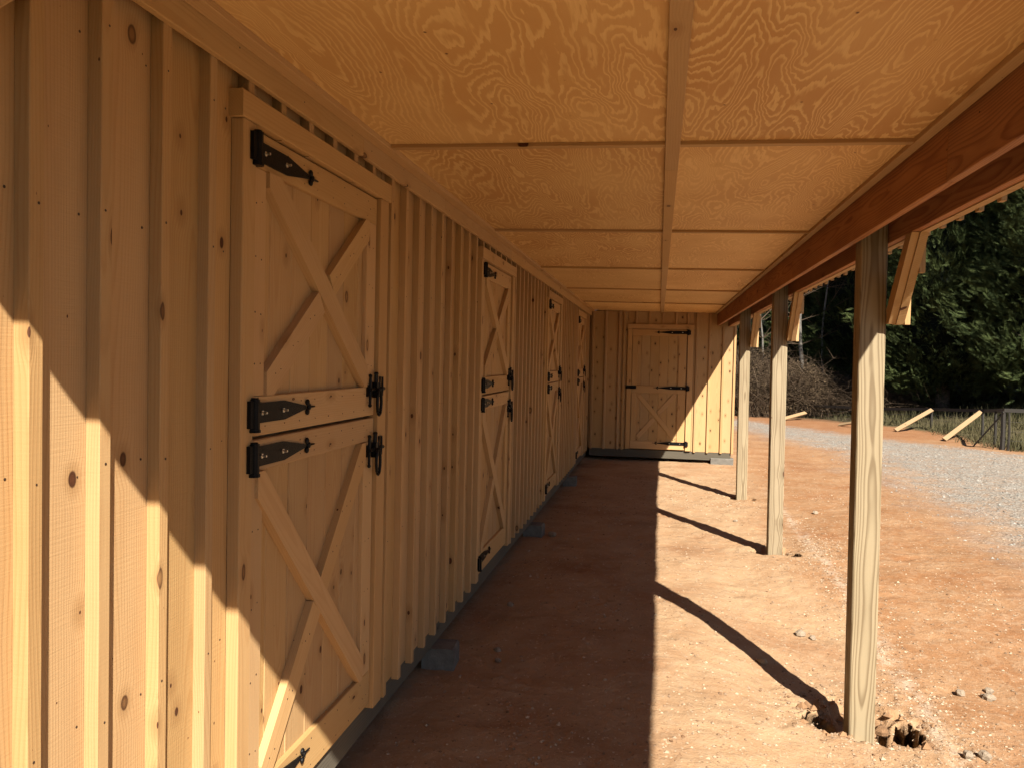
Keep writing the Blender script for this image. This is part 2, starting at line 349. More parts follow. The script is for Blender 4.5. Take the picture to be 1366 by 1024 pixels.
def ground_mat():
    k = NT('red_clay_and_gravel'); tc = k.n('ShaderNodeTexCoord'); P = tc.outputs['Object']; X, Y, Z = k.sep(P)
    n1 = k.noise(P, 0.55, 4.0, 0.55); n2 = k.noise(P, 2.3, 5.0, 0.6); n3 = k.noise(P, 14.0, 5.0, 0.65); n4 = k.noise(P, 70.0, 4.0, 0.7)
    tan = rgb(0.325, 0.212, 0.118); orange = rgb(0.225, 0.108, 0.046); red = rgb(0.18, 0.072, 0.029)
    # trodden dusty strip beside the barn is paler, the yard is redder
    wob = k.math('MULTIPLY', k.math('SUBTRACT', n1, 0.5), 1.8)
    yard = k.map(k.math('ADD', X, wob), 0.9, 2.0, 0.0, 1.0, True)
    t = k.math('ADD', k.math('MULTIPLY', yard, 0.62), k.map(n2, 0.35, 0.7, 0.0, 0.5), clamp=True)
    c = k.mix(t, tan, orange)
    c = k.mix(k.map(k.noise(P, 0.9, 3.0), 0.52, 0.72, 0.0, 0.55), c, red)
    c = k.mix(k.map(n3, 0.48, 0.68, 0.0, 0.45), c, rgb(0.32, 0.225, 0.14))
    c = k.mix(k.map(k.noise(P, 1.6, 4.0, 0.6), 0.55, 0.7, 0.0, 0.35), c, rgb(0.16, 0.085, 0.04))
    # far end of the yard : redder clay
    c = k.mix(k.map(k.math('ADD', Y, k.math('MULTIPLY', wob, 2.0)), 21.5, 25.0, 0.0, 0.5, True), c, red)
    # gravel lane
    edge = k.math('ADD', k.math('SUBTRACT', X, 4.0), k.math('ADD', k.math('MULTIPLY', k.math('SUBTRACT', n1, 0.5), 2.6), k.math('MULTIPLY', k.math('SUBTRACT', n2, 0.5), 1.6)))
    edge = k.math('ADD', edge, k.math('MULTIPLY', k.math('MAXIMUM', k.math('SUBTRACT', Y, 19.0), 0.0), 0.33))
    far = k.math('SUBTRACT', 66.0, k.math('ADD', k.math('MULTIPLY', X, 3.35), k.math('MULTIPLY', Y, 2.0)))
    far = k.math('ADD', far, k.math('MULTIPLY', k.math('SUBTRACT', n2, 0.5), 9.0))
    gm = k.math('MULTIPLY', k.map(edge, -1.0, 1.2, 0, 1, True), k.map(far, -2.0, 3.0, 0, 1, True))
    gm = k.math('MULTIPLY', gm, k.map(k.math('ADD', n3, k.math('MULTIPLY', n2, 0.6)), 0.6, 0.9, 0.45, 1.0))
    vo = k.n('ShaderNodeTexVoronoi'); k.put(vo.inputs['Vector'], P); vo.inputs['Scale'].default_value = 34.0
    gcol = k.mix(k.map(k.sep(vo.outputs['Color'])[0], 0, 1), rgb(0.155, 0.138, 0.112), rgb(0.315, 0.288, 0.24))
    gcol = k.mix(k.map(n4, 0.3, 0.55, 0.5, 0.0), gcol, rgb(0.13, 0.10, 0.075))
    c = k.mix(gm, c, gcol)
    # pale lime line outside the posts
    lx = k.math('ADD', k.math('ABSOLUTE', k.math('SUBTRACT', X, k.math('ADD', 1.66, k.math('MULTIPLY', k.math('SUBTRACT', n2, .5), .22)))), k.math('MULTIPLY', k.math('SUBTRACT', n3, 0.5), 0.22))
    lm = k.math('MULTIPLY', k.map(lx, 0.02, 0.12, 0.42, 0.0, True), k.map(n3, 0.42, 0.6))
    lm = k.math('MULTIPLY', lm, k.map(Y, 11.5, 13.5, 1.0, 0.0))
    c = k.mix(lm, c, rgb(0.42, 0.36, 0.28))
    # rough grass behind the fence
    gb = k.math('SUBTRACT', k.math('ADD', X, k.math('ADD', k.math('MULTIPLY', k.math('MAXIMUM', k.math('SUBTRACT', Y, 25.5), 0.0), 0.45), k.math('MULTIPLY', k.math('SUBTRACT', n2, 0.5), 1.0))), 8.2)
    c = k.mix(k.math('MULTIPLY', k.map(gb, -0.1, 0.35), k.map(Y, 20.4, 21.2)), c, k.mix(n3, rgb(0.05, 0.045, 0.02), rgb(0.085, 0.065, 0.032)))
    # ground turns darker brown towards the far trees
    c = k.mix(k.map(k.math('ADD', Y, k.math('MULTIPLY', X, 0.55)), 32.0, 34.5), c, rgb(0.04, 0.03, 0.017))
    # unseen ground behind the camera, coloured dark as grass to cut bounce light
    c = k.mix(k.map(k.math('ADD', Y, wob), -2.0, 0.0, 1.0, 0.0), c, rgb(0.05, 0.055, 0.02))
    # straw-pale chips and dark crumbs
    sp = k.noise(k.comb(k.math('MULTIPLY', X, 1.0), k.math('MULTIPLY', Y, 0.55), Z), 48.0, 2.0, 0.5)
    c = k.mix(k.map(sp, 0.66, 0.72, 0.0, 0.55), c, rgb(0.45, 0.35, 0.23))
    c = k.mix(k.map(sp, 0.33, 0.27, 0.0, 0.5), c, rgb(0.13, 0.065, 0.035))
    h = k.math('ADD', k.math('MULTIPLY', n3, 0.5), k.math('ADD', k.math('MULTIPLY', n4, 0.22), k.math('MULTIPLY', k.math('MULTIPLY', vo.outputs['Distance'], gm), 0.6)))
    k.bump(h, 0.8, 0.04)
    return k.out(c, 0.95, 0.1)
tag(link('ground', np_mesh('ground', V, Fq, ground_mat())), kind='structure')

# ------------------------------------------------------------------ the barn
XB, XBT = -1.365, -1.328          # board face, batten face of the long wall
YE = 15.85                        # face of end wall boards
Y0 = 0.85                         # near corner of the long wall
CEIL = lambda x: 2.932-0.013*x
PX, PY, PZ = (1, 0, 0), (0, 1, 0), (0, 0, 1); NX, NY, NZ = (-1, 0, 0), (0, -1, 0), (0, 0, -1)
barn = link('barn', None, Matrix.Translation((-1.33, 8.0, 0)))
tag(barn, 'new pine board-and-batten horse barn with split stall doors and a posted overhang', 'barn')
side = link('side_wall', box_data('wall_core', (-5.0, Y0+.02, .30), (XB-.028, 19.5, 3.0), M['core']), None, barn)
endw = link('end_wall', box_data('wall_core', (XB-.02, YE+.035, .32), (1.40, 19.5, 2.95), M['core']), None, barn)
tag(endw, 'end wall across the far end of the overhang, half in sun')

DOORS = [2.50, 6.07, 9.80, 13.47]
DW = 1.225
segs = []; a = Y0
for d in DOORS: segs.append((a, d-.075)); a = d+DW+.12
segs.append((a, YE))
sn = []      # nails
def wall_strip(ya, yb, bats, zb, zt):
    """boards between batten centres then battens over the joints"""
    cuts = [ya]+bats+[yb]
    for p, q in zip(cuts[:-1], cuts[1:]):
        if q-p < .03: continue
        board('board', side, 'siding', round(zt-zb+random.choice((0, .004, .01)), 3), round(q-p-.004, 3), .022, (XB-.022+random.uniform(-.0015, .0015), (p+q)/2, zb-random.choice((0, .003))), PX, PZ)
        if zt-zb > 1:
            for zz in (.42, 1.05, 1.68, 2.30, 2.72):
                for yy in (p+.045, q-.045):
                    if q-p > .15: sn.append((XB, yy+random.uniform(-.006, .006), zz+random.uniform(-.02, .02)))
    for b in bats:
        wd = random.choice((.040, .042, .038))
        board('batten', side, 'batten', round(zt-zb+.012, 3), wd, XBT-XB, (XB+.001, b, zb-.012-random.uniform(0, .006)), PX, PZ, .002)
        if zt-zb > 1:
            for zz in (.42, 1.05, 1.68, 2.30, 2.74): sn.append((XBT+.001, b+random.uniform(-.006, .006), zz+random.uniform(-.02, .02)))
for i, (p, q) in enumerate(segs):
    if i == 0: bats = [1.075, 1.31, 1.552, 1.778, 2.02, 2.252]
    else:
        n = max(1, int(round((q-p)/.233))); pitch = (q-p)/n; bats = [p+.07+j*pitch for j in range(n)]
    wall_strip(p, q, bats, .262, 2.93)
for d in DOORS:      # short cripple boards above each head trim
    bats = [d-.02+.232*j for j in range(6)]
    wall_strip(d-.075, d+DW+.12, bats, 2.735, 2.93)
# frieze board pieces along the top of the wall, butt jointed
ya = Y0
for yb in (3.44, 4.83, 7.1, 10.2, 13.1, YE-.003):
    board('frieze_board', side, 'trim', yb-ya-.003, .105, .021, (XBT+.002, (0), 0), PX, PY) if False else link('frieze_board', board_mesh(round(yb-ya-.003, 3), .105, .021, M['trim']), frame((XBT+.0015, ya, 2.90), PX, PY), side)
    for yy in np.arange(ya+.1, yb, .47): sn.append((XBT+.0225, yy, 2.895+random.uniform(-.03, .03)))
    ya = yb
nails_obj(side, sn, PX)
# sill timber under the siding
link('sill', board_mesh(YE-Y0, .14, .12, M['sill']), frame((XB-.125, Y0, .205), PX, PY), barn)

# ---- stall doors
def hinge_mesh():
    g = G()
    g.box((-.012, -.05, -.045), (.03, .004, .045)); g.tube([(.022, -.012, -.05), (.022, -.012, .05)], .019, 10)
    g.tube([(.022, -.012, -.06), (.022, -.012, -.05)], .022, 10); g.tube([(.022, -.012, .05), (.022, -.012, .055)], .014, 10)
    g.prism_x([(0, -.034), (.25, -.034), (.40, -.011), (.43, -.007), (.43, .007), (.40, .011), (.25, .034), (0, .034)], 0, .006)
    g.ball((.006, .44, .018), .013, 0, (.6, 1, 1)); g.ball((.006, .44, -.018), .013, 0, (.6, 1, 1)); g.ball((.006, .455, 0), .013, 0, (.6, 1, 1))
    g.tube([(.004, .46, 0), (.006, .505, 0)], [.005, .0035], 6)
    for y in (.075, .235):
        g.tube([(.005, y, 0), (.024, y, 0)], .0045, 6, 1); g.tube([(.0055, y, 0), (.009, y, 0)], .009, 6, 1)
    return g.mesh('hinge', [M['iron'], M['zinc']])
def latch_mesh():
    g = G()
    g.tube([(.012, -.055, -.055), (.012, -.055, .055)], .0055, 6)
    for z in (-.056, .056): g.ball((.012, -.055, z), .008)
    g.box((0, -.066, -.022), (.008, -.03, .022))
    g.tube([(.014, -.06, .004), (.014, .095, .004)], .0075, 8)
    g.box((.004, -.012, -.028), (.024, .012, .03)); g.box((0, .03, -.024), (.01, .062, .02))
    for y in (-.004, .012): g.tube([(.014, y, .02), (.014, y, .062)], .0045, 6); g.ball((.014, y, .064), .007)
    g.tube([(.02, .03, .004), (.02, .03, .05), (.02, .06, .05), (.02, .06, -.022), (.02, .03, -.022)], .0045, 6)
    pts = [(.03, .0+.022*math.sin(t), -.045+.05*math.cos(t)) for t in np.linspace(0, 2*math.pi, 17)]
    g.tube(pts, .0062, 6, cap=False)
    return g.mesh('latch', [M['iron']])
HM, LM = hinge_mesh(), latch_mesh()
XD = XB+.004      # plank face of doors
XT = XD+.021      # face of rails, stiles and first brace layer
def clip(poly, rect):
    """clip a polygon to an axis-aligned rectangle (y0, y1, z0, z1)"""
    for ax, lim, sg in ((0, rect[0], 1), (0, rect[1], -1), (1, rect[2], 1), (1, rect[3], -1)):
        out = []
        for i, c in enumerate(poly):
            pv = poly[i-1]; ic = sg*(c[ax]-lim) >= 0; ip = sg*(pv[ax]-lim) >= 0
            if ic != ip:
                t = (lim-pv[ax])/(c[ax]-pv[ax]); out.append((pv[0]+(c[0]-pv[0])*t, pv[1]+(c[1]-pv[1])*t))
            if ic: out.append(c)
        poly = out
    return poly
def brace(parent, p, q, W=.098, ext0=0.0, ext1=0.0, rect=None, T=.031, mat='trim'):
    p = Vector(p); q = Vector(q); d = (q-p).normalized(); n_ = Vector((-d.y, d.x))*W/2; a = p-d*ext0; e = q+d*ext1
    poly = clip([tuple(a+n_), tuple(a-n_), tuple(e-n_), tuple(e+n_)], rect)
    Fm = frame((XD+.0005, p.x, p.y), PX, (0, d.x, d.y)); inv = Fm.inverted()
    loc = [inv @ Vector((XD, y, z)) for y, z in poly]; g = G(); pts = [(l.y, l.z) for l in loc]
    if sum(pts[i-1][0]*pts[i][1]-pts[i][0]*pts[i-1][1] for i in range(len(pts))) < 0: pts.reverse()
    g.prism_x(pts, 0, T)
    return link('brace', g.mesh('brace', M[mat]), Fm, parent)
def leaf(d, zb, zt, rail_b, rail_t, upper, lab):
    ya, yb = d+.012, d+DW-.012; g = G(); g.box((XD-.04, ya+.004, zb+.004), (XD-.0205, yb-.004, zt-.004))
    lf = link('door_leaf', g.mesh('door_back', M['core']), None, barn); lf['label'] = lab
    nn = 7; pw = (yb-ya)/nn
    for j in range(nn): board('plank', lf, 'siding', round(zt-zb, 3), round(pw-.003, 4), .02, (XD-.02+random.uniform(-.001, .001), ya+(j+.5)*pw, zb), PX, PZ, .0025)
    sw1, sw2 = .100, .118
    link('rail', board_mesh(yb-ya, rail_t, .021, M['trim']), frame((XD+.0005, ya, zt-rail_t/2), PX, PY), lf)
    link('rail', board_mesh(yb-ya, rail_b, .021, M['trim']), frame((XD+.0005, ya, zb+rail_b/2), PX, PY), lf)
    hz = zt-zb-rail_t-rail_b-.004
    board('stile', lf, 'trim', round(hz, 3), sw1, .021, (XD+.0005, ya+sw1/2, zb+rail_b+.002), PX, PZ)
    board('stile', lf, 'trim', round(hz, 3), sw2, .021, (XD+.0005, yb-sw2/2, zb+rail_b+.002), PX, PZ)
    il, ir, ib, it = ya+sw1, yb-sw2, zb+rail_b, zt-rail_t
    if upper: A, B = (il+.05, it-.03), (ir-.02, ib+.05); C, E_ = (ir-.03, it-.05), (il+.04, ib+.05)
    else: A, B = (il-.05, it-.025), (ir-.03, ib+.06); C, E_ = (ir-.02, it-.04), (il+.03, ib+.03)
    A2 = Vector(A); B2 = Vector(B); C2 = Vector(C); E2 = Vector(E_)
    # the two braces cross: second one is in two pieces butted against the first
    den = (B2-A2).x*(E2-C2).y-(B2-A2).y*(E2-C2).x; tt = ((C2-A2).x*(E2-C2).y-(C2-A2).y*(E2-C2).x)/den; X2 = A2+(B2-A2)*tt
    ang = (B2-A2).angle((E2-C2)); half = .049/math.sin(ang)+.049/abs(math.tan(ang))+.001
    rect = (il+.001, ir-.001, ib+.001, it-.001) if upper else (il-.055, ir-.001, ib+.001, it-.001)
    brace(lf, A, B, ext0=.12 if upper else .03, ext1=.12, rect=rect, T=.033)
    dd = (E2-C2).normalized(); rect = (il+.001, ir-.001, ib+.001, it-.001)
    brace(lf, C, tuple(X2-dd*half*.93), ext0=.12, rect=rect); brace(lf, tuple(X2+dd*half*.93), E_, ext1=.12, rect=rect)
    npz = []
    for (P, Q) in ((A2, B2), (C2, E2)):
        for t in (.05, .2, .36, .64, .8, .95):
            for o in (-.025, .025):
                q = P+(Q-P)*t; npz.append((XT+.0105, q.x+o*.8, q.y+o*.3))
    for zz in np.linspace(zb+.06, zt-.06, 6):
        for yy in (ya+.03, ya+.07, yb-.04, yb-.085): npz.append((XT+.0005, yy, zz+random.uniform(-.01, .01)))
    for yy in np.linspace(ya+.12, yb-.12, 8):
        for zz in (zb+.03, zb+rail_b-.03, zt-.03, zt-rail_t+.025): npz.append((XT+.0005, yy+random.uniform(-.01, .01), zz))
    nails_obj(lf, npz, PX, .003)
    hs = (2.645, 1.768) if upper else (1.620, .40)
    for hzv in hs: link('hinge', HM, frame((XT+.0015, d+.014, hzv), PX, PZ), lf)
    link('latch', LM, frame((XT+.0015, d+DW-.035, 1.808 if upper else 1.525), PX, PZ) @ Matrix.Scale(1.22, 4), lf)
for i, d in enumerate(DOORS):
    nm = ('nearest', 'second', 'third', 'farthest')[i]
    g = G()   # lining of the opening
    for (a, b) in (((XB-.03, d-.02, .27), (XB-.002, d+.004, 2.72)), ((XB-.03, d+DW-.004, .27), (XB-.002, d+DW+.02, 2.72)), ((XB-.03, d+.006, 2.722), (XB-.002, d+DW-.006, 2.74))): g.box(a, b)
    fr = link('door_frame', g.mesh('door_lining', M['core']), None, barn)
    board('jamb', fr, 'trim', 2.718-.262, .083, .042, (XB+.0005, d-.036, .262), PX, PZ)
    board('jamb', fr, 'trim', 2.718-.262, .112, .042, (XB+.0005, d+DW+.060, .262), PX, PZ)
    link('head_trim', board_mesh(DW+.225, .086, .05, M['trim']), frame((XB+.0005, d-.098, 2.7635), PX, PY), fr)
    leaf(d, 1.690, 2.712, .135, .122, True, 'upper leaf of the %s split stall door' % nm)
    leaf(d, .290, 1.677, .165, .108, False, 'lower leaf of the %s split stall door' % nm)

# ---- end wall (faces the camera, -y)
en = []
def end_strip(xa_, xb_, bats, zb, zt):
    cuts = [xa_]+bats+[xb_]
    for p, q in zip(cuts[:-1], cuts[1:]):
        if q-p < .03: continue
        board('board', endw, 'siding_knotty', round(zt-zb, 3), round(q-p-.004, 3), .022, ((p+q)/2, YE+.022+random.uniform(-.0015, .0015), zb-random.choice((0, .004))), NY, PZ)
        for zz in ((.5, 1.2, 1.9, 2.6) if zt-zb > 1 else ()):
            en.append((p+.05, YE, zz+random.uniform(-.02, .02))); en.append((q-.05, YE, zz+random.uniform(-.02, .02)))
    for b in bats: board('batten', endw, 'batten', round(zt-zb+.012, 3), .040, .030, (b, YE-.001, zb-.012), NY, PZ, .002)
end_strip(XBT, -.605, [-1.27, -1.02, -.76, -.67], .29, 2.935)
end_strip(.636, 1.425, [.70, .94, 1.19, 1.40], .29, 2.93)
end_strip(-.605, .636, [-.44, -.19, .06, .31, .53], 2.69, 2.935)
nails_obj(endw, en, NY)
def ebox_board(name, parent, mat, L, W, T, x, y, z, za): return link(name, board_mesh(round(L, 3), W, T, M[mat]), frame((x, y, z), NY, za), parent)
g = G(); g.box((-.54, YE+.002, .30), (.55, YE+.03, 2.64)); fr = link('door_frame', g.mesh('door_lining', M['core']), None, barn)
ebox_board('jamb', fr, 'trim', 2.30, .086, .036, -.561, YE-.0005, .30, PZ); ebox_board('jamb', fr, 'trim', 2.30, .106, .036, .581, YE-.0005, .30, PZ)
ebox_board('head_trim', fr, 'trim', 1.245, .088, .042, -.607, YE-.0005, 2.646, PX)
g = G(); g.box((-.505, YE-.003, .31), (.515, YE+.0015, 2.595)); ed = link('door', g.mesh('door_back', M['core']), None, barn); ed['label'] = 'plain plank door in the far end wall with three black strap hinges'
for j in range(6): ebox_board('plank', ed, 'siding_knotty', 2.285, .167, .016, -.510+.17*(j+.5), YE-.0035, .31, PZ)
yb_ = YE-.0200
for (z, wd) in ((2.53, .12), (1.45, .14), (.385, .14)): ebox_board('rail', ed, 'trim', 1.02, wd, .014, -.51, yb_, z, PX)
for x, wd in ((-.46, .095), (.435, .14)):
    ebox_board('stile', ed, 'trim', .944, wd, .014, x, yb_, 1.523, PZ); ebox_board('stile', ed, 'trim', .92, wd, .014, x, yb_, .457, PZ)
def ebrace(p, q): d = Vector((q[0]-p[0], 0, q[1]-p[1])); link('brace', board_mesh(round(d.length, 3), .085, .014, M['trim']), frame((p[0], yb_, p[1]), NY, d), ed)
ebrace((-.36, 1.33), (.33, .52)); ebrace((.32, 1.36), (.02, 1.0)); ebrace((-.075, .885), (-.37, .53))
for z in (2.54, 1.485, .43):
    Mh = Matrix(((0, -1, 0, .52), (-1, 0, 0, yb_-.0155), (0, 0, -1, z), (0, 0, 0, 1))); link('hinge', HM, Mh @ Matrix.Diagonal((1, 1.22, .9, 1)), ed)
g = G(); g.box((-.62, yb_-.038, 1.455), (-.42, yb_-.017, 1.515)); g.tube([(-.60, yb_-.044, 1.485), (-.44, yb_-.044, 1.485)], .008, 8); g.ball((-.5, yb_-.05, 1.485), .014)
link('latch', g.mesh('latch', [M['iron']]), None, ed)
link('sill', board_mesh(1.38+1.30, .15, .12, M['sill']), frame((-1.30, YE+.125, .213), NY, PX), barn)

# ---- soffit
XS0, XS1 = XB+.03, 1.058
g = G(); g.box((XB, .72, 2.975), (1.06, YE+.02, 2.99)); sof = link('soffit', g.mesh('soffit_backing', M['core']), None, barn)
rows = [.74, 1.22, 3.655, 6.07, 8.50, 10.965, 13.40, YE-.002]
tilt = Vector((1, 0, -.013)).normalized(); dn = Vector((-.013, 0, -1)).normalized()
for ra, rb in zip(rows[:-1], rows[1:]):
    for (xa_, xb_) in ((XS0, .030), (.033, XS1)):
        xm = (xa_+xb_)/2
        link('plywood_panel', board_mesh(round(rb-ra-.004, 3), round(xb_-xa_-.003, 3), .018, M['plywood'], .001), frame((xm, ra, CEIL(xm)+.018), dn, PY), sof)
for rb in rows[2:-1]:
    for (xa_, xb_) in ((XS0+.06, .0), (.066, XS1-.046)):
        link('cover_strip', board_mesh(round(xb_-xa_, 3), .042, .017, M['trim'], .002), frame((xa_, rb, CEIL(xa_)-.0005), dn, tilt), sof)
for ya, yb in ((.74, 4.1), (4.103, 8.2), (8.203, 12.0), (12.003, YE-.004)):
    link('cover_strip', board_mesh(yb-ya, .064, .0195, M['trim'], .002), frame((.033, ya, CEIL(.033)-.0005), dn, PY), sof)
    link('cover_strip', board_mesh(yb-ya, .056, .022, M['trim'], .002), frame((XBT+.052, ya, CEIL(XBT+.05)-.0005), dn, PY), sof)
    link('cover_strip', board_mesh(yb-ya, .045, .022, M['trim'], .002), frame((XS1-.024, ya, CEIL(XS1)-.0005), dn, PY), sof)
# ---- beams, header siding, roof
for ya, yb in ((.74, 3.37), (3.374, 7.03), (7.034, 10.7), (10.704, YE-.034)):
    link('beam', board_mesh(yb-ya, .24, .037, M['beam']), frame((1.097, ya, 2.679+.12), NX, PY), barn)
for ya, yb in ((.74, 5.2), (5.204, 8.9), (8.904, 12.6), (12.604, YE+.6)):
    link('beam', board_mesh(yb-ya, .24, .037, M['beam']), frame((1.302, ya, 2.671+.12), NX, PY), barn)
g = G(); g.box((1.3035, .74, 2.666), (1.344, YE-.002, 3.02)); hd = link('header_cladding', g.mesh('header_backing', M['trim']), None, barn)
yv = .8; k_ = 0
while yv < YE-.1:
    board('batten', hd, 'batten', .34, .042, .022, (1.3445, yv, 2.662-random.uniform(0, .01)), PX, PZ, .002); yv += .236
prof = [(1.675, 2.985), (1.675, 3.045), (-1.9, 4.35), (-5.3, 3.08), (-5.3, 3.02), (-1.9, 4.29)]
n = len(prof); vv = [(x, .74, z) for x, z in prof]+[(x, 19.7, z) for x, z in prof]
rf = link('roof', mesh('roof', vv, [(0, 1, 2, 5), (5, 2, 3, 4), (6+5, 6+2, 6+1, 6), (6+4, 6+3, 6+2, 6+5)]+[(i, i+6, (i+1) % n+6, (i+1) % n) for i in range(n)], M['roof']), None, barn)
# fascia across the near end of the overhang: its lower edge draws the slanting sun line on the wall
board('end_fascia', barn, 'trim', 1.68+1.33, .19, .022, (-1.335, .739, 2.93), NY, PX)
# gable-end rake trim on the wall, just entering the picture top left
pA = Vector((0, 1.02, 2.27)); pB = Vector((0, 1.645, 2.833)); dr = (pB-pA)
link('rake_brace', board_mesh(round(dr.length, 3), .09, .02, M['trim']), frame((XBT+.001, pA.y-.032, pA.z+.034), PX, dr), barn)

# ---- posts and knee braces
for i, (px, py) in enumerate(POSTS):
    lean = Vector((-.0165, 0, 1.0)).normalized()
    v = []; hw = .0715; b = .006
    sec = [(-hw+b, -hw), (hw-b, -hw), (hw, -hw+b), (hw, hw-b), (hw-b, hw), (-hw+b, hw), (-hw, hw-b), (-hw, -hw+b)]
    for z in (-.5, 2.915): v += [(x, y, z) for x, y in sec]
    f = [(k, (k+1) % 8, (k+1) % 8+8, k+8) for k in range(8)]+[tuple(range(7, -1, -1)), tuple(range(8, 16))]
    me = mesh('post', v, f, M['treated'])
    Mp = Matrix(((1, 0, lean.x, px), (0, 1, 0, py), (0, 0, 1, 0), (0, 0, 0, 1)))
    link('post', me, Mp, barn)
    # knee brace on the camera side of each post, in the plane of the outer beam
    fy = py-.0715
    g = G()
    prof2 = [(fy-.001, 2.215), (fy-.28, 2.215+.0), (fy-.62, 2.665), (fy-.34, 2.665)]
    prof2 = [(fy-.001, 2.215), (fy-.055, 2.215), (fy-.43, 2.668), (fy-.33, 2.668), (fy-.001, 2.30)]
    g.prism_x(prof2, 1.262, 1.3)
    kb = link('knee_brace', g.mesh('knee_brace', M['trim']), None, barn)
    g = G(); g.prism_x([(fy+.02, 2.212), (fy-.06, 2.212), (fy-.44, 2.667), (fy-.22, 2.667), (fy+.02, 2.38)], 1.302, 1.343)
    link('cladding', g.mesh('cladding', M['siding']), None, kb)
    g = G()
    for yy in (fy-.05, fy-.28): g.box((1.3445, yy-.02, 2.21+max(0, (fy-.06-yy)*1.2)), (1.372, yy+.02, 2.645))
    link('batten', g.mesh('batten', M['batten']), None, kb)

# ------------------------------------------------------------------ concrete blocks
def block_mesh():
    g = G(); a, b, c = .105, .095, .19
    r = .012; sec = [(-a+r, 0), (a-r, 0), (a, r), (a, c-r), (a-r, c), (-a+r, c), (-a, c-r), (-a, r)]
    V = [(x, -b, z) for x, z in sec]+[(x, b, z) for x, z in sec]
    g.add(V, [(i, i+8, (i+1) % 8+8, (i+1) % 8) for i in range(8)]+[tuple(range(8)), tuple(range(15, 7, -1))])
    return g.mesh('concrete_block', M['concrete'])
BM = block_mesh()
def block(x, y, rz, label, sc=(1, 1, 1)):
    o = link('concrete_block', BM, Matrix.Translation((x, y, gz(x+.08, y)-.055)) @ Matrix.Rotation(rz, 4, 'Z') @ Matrix.Diagonal((*sc, 1)))
    tag(o, label, 'block', 'concrete blocks carrying the barn sill')
block(-1.34, 5.06, .06, 'grey concrete block under the long wall, nearest one, past the first stall door')
block(-1.33, 9.0, -.05, 'grey concrete block under the long wall beside a pale stone, past the second door')
block(-1.33, 12.75, .03, 'small far grey concrete block under the long wall near the third stall door')
block(1.22, YE+.06, math.pi/2+.02, 'sunlit grey concrete block under the right corner of the end wall', (.9, 2.2, .9))

# ------------------------------------------------------------------ stones
def stone_mesh(seed, flat=.6):
    r = np.random.default_rng(seed); g = G(); ni, nj = 5, 7; V = []
    for i in range(ni+1):
        a = math.pi*i/ni
        for j in range(nj):
            bb = 2*math.pi*j/nj; q = 1+.35*(r.random()-.5) if 0 < i < ni else 1
            V.append((q*math.sin(a)*math.cos(bb), q*.8*math.sin(a)*math.sin(bb), flat*math.cos(a)*q))
    return mesh('stone', V, [(i*nj+j, (i+1)*nj+j, (i+1)*nj+(j+1) % nj, i*nj+(j+1) % nj) for i in range(ni) for j in range(nj)], M['stone'])
M['stone'] = simple('pale_stone', (0.25, 0.19, 0.13), 0.95, 0, 0.3, 9.0, 0.6, 30.0)
M['clod'] = simple('clay_clod', (0.21, 0.115, 0.055), 0.95, 0, 0.3, 9.0, 0.8, 25.0)
SM = [stone_mesh(s) for s in range(5)]; SMC = [me.copy() for me in SM]
for me in SMC: me.materials[0] = M['clod']
def stone(x, y, r, label, m=0, sink=.25, z=None):
    o = link('clay_clod' if 'clay' in label.split(' on ')[0] else 'stone', (SMC if 'clay' in label.split(' on ')[0] else SM)[m], Matrix.Translation((x, y, (gz(x, y) if z is None else z)+r*(.6-sink))) @ Matrix.Rotation(x*9+y, 4, 'Z') @ Matrix.Scale(r, 4)); tag(o, label, 'stone', 'loose stones on the clay')
stone(-1.12, 8.98, .06, 'pale stone on the shaded ground beside the second concrete block', 0)
stone(1.335, 4.99, .055, 'brown clod of clay inside the hole right of the nearest post', 1, .1, -.17)
stone(1.53, 4.80, .03, 'clay clod on the front rim of the hole right of the nearest post', 0, .1)
stone(1.11, 6.41, .045, 'larger of two pale clods in the sun just left of the nearest post', 2)
stone(1.19, 6.36, .032, 'smaller of two pale clods in the sun just left of the nearest post', 3)
stone(.75, 5.73, .035, 'lone pale stone lying on the edge of the nearest post shadow', 4)
stone(1.98, 5.66, .038, 'pale stone on the red clay right of the nearest post, left end of a heap', 2)
stone(2.14, 5.64, .045, 'largest stone of the small heap at the right edge, beyond the nearest post', 0)
stone(2.19, 5.76, .035, 'rounded stone behind the largest stone of the heap at the right edge', 3)
stone(1.71, 4.74, .038, 'pale stone in front of the hole at the bottom right corner', 1)
stone(1.80, 4.75, .04, 'second pale stone in front of the hole, nearer the right corner', 4)
stone(2.05, 11.07, .045, 'dry clod alone on the clay right of the middle post', 2)
stone(.98, 10.3, .03, 'small pale stone just left of the middle post', 0)
stone(-1.02, 5.34, .03, 'pale pebble in the shade right of the nearest concrete block', 3)
stone(-.98, 5.16, .024, 'small pale pebble in the shade in front of the nearest concrete block', 1)
stone(-1.12, 6.37, .03, 'rounded stone alone by the wall between the first and second blocks', 4)

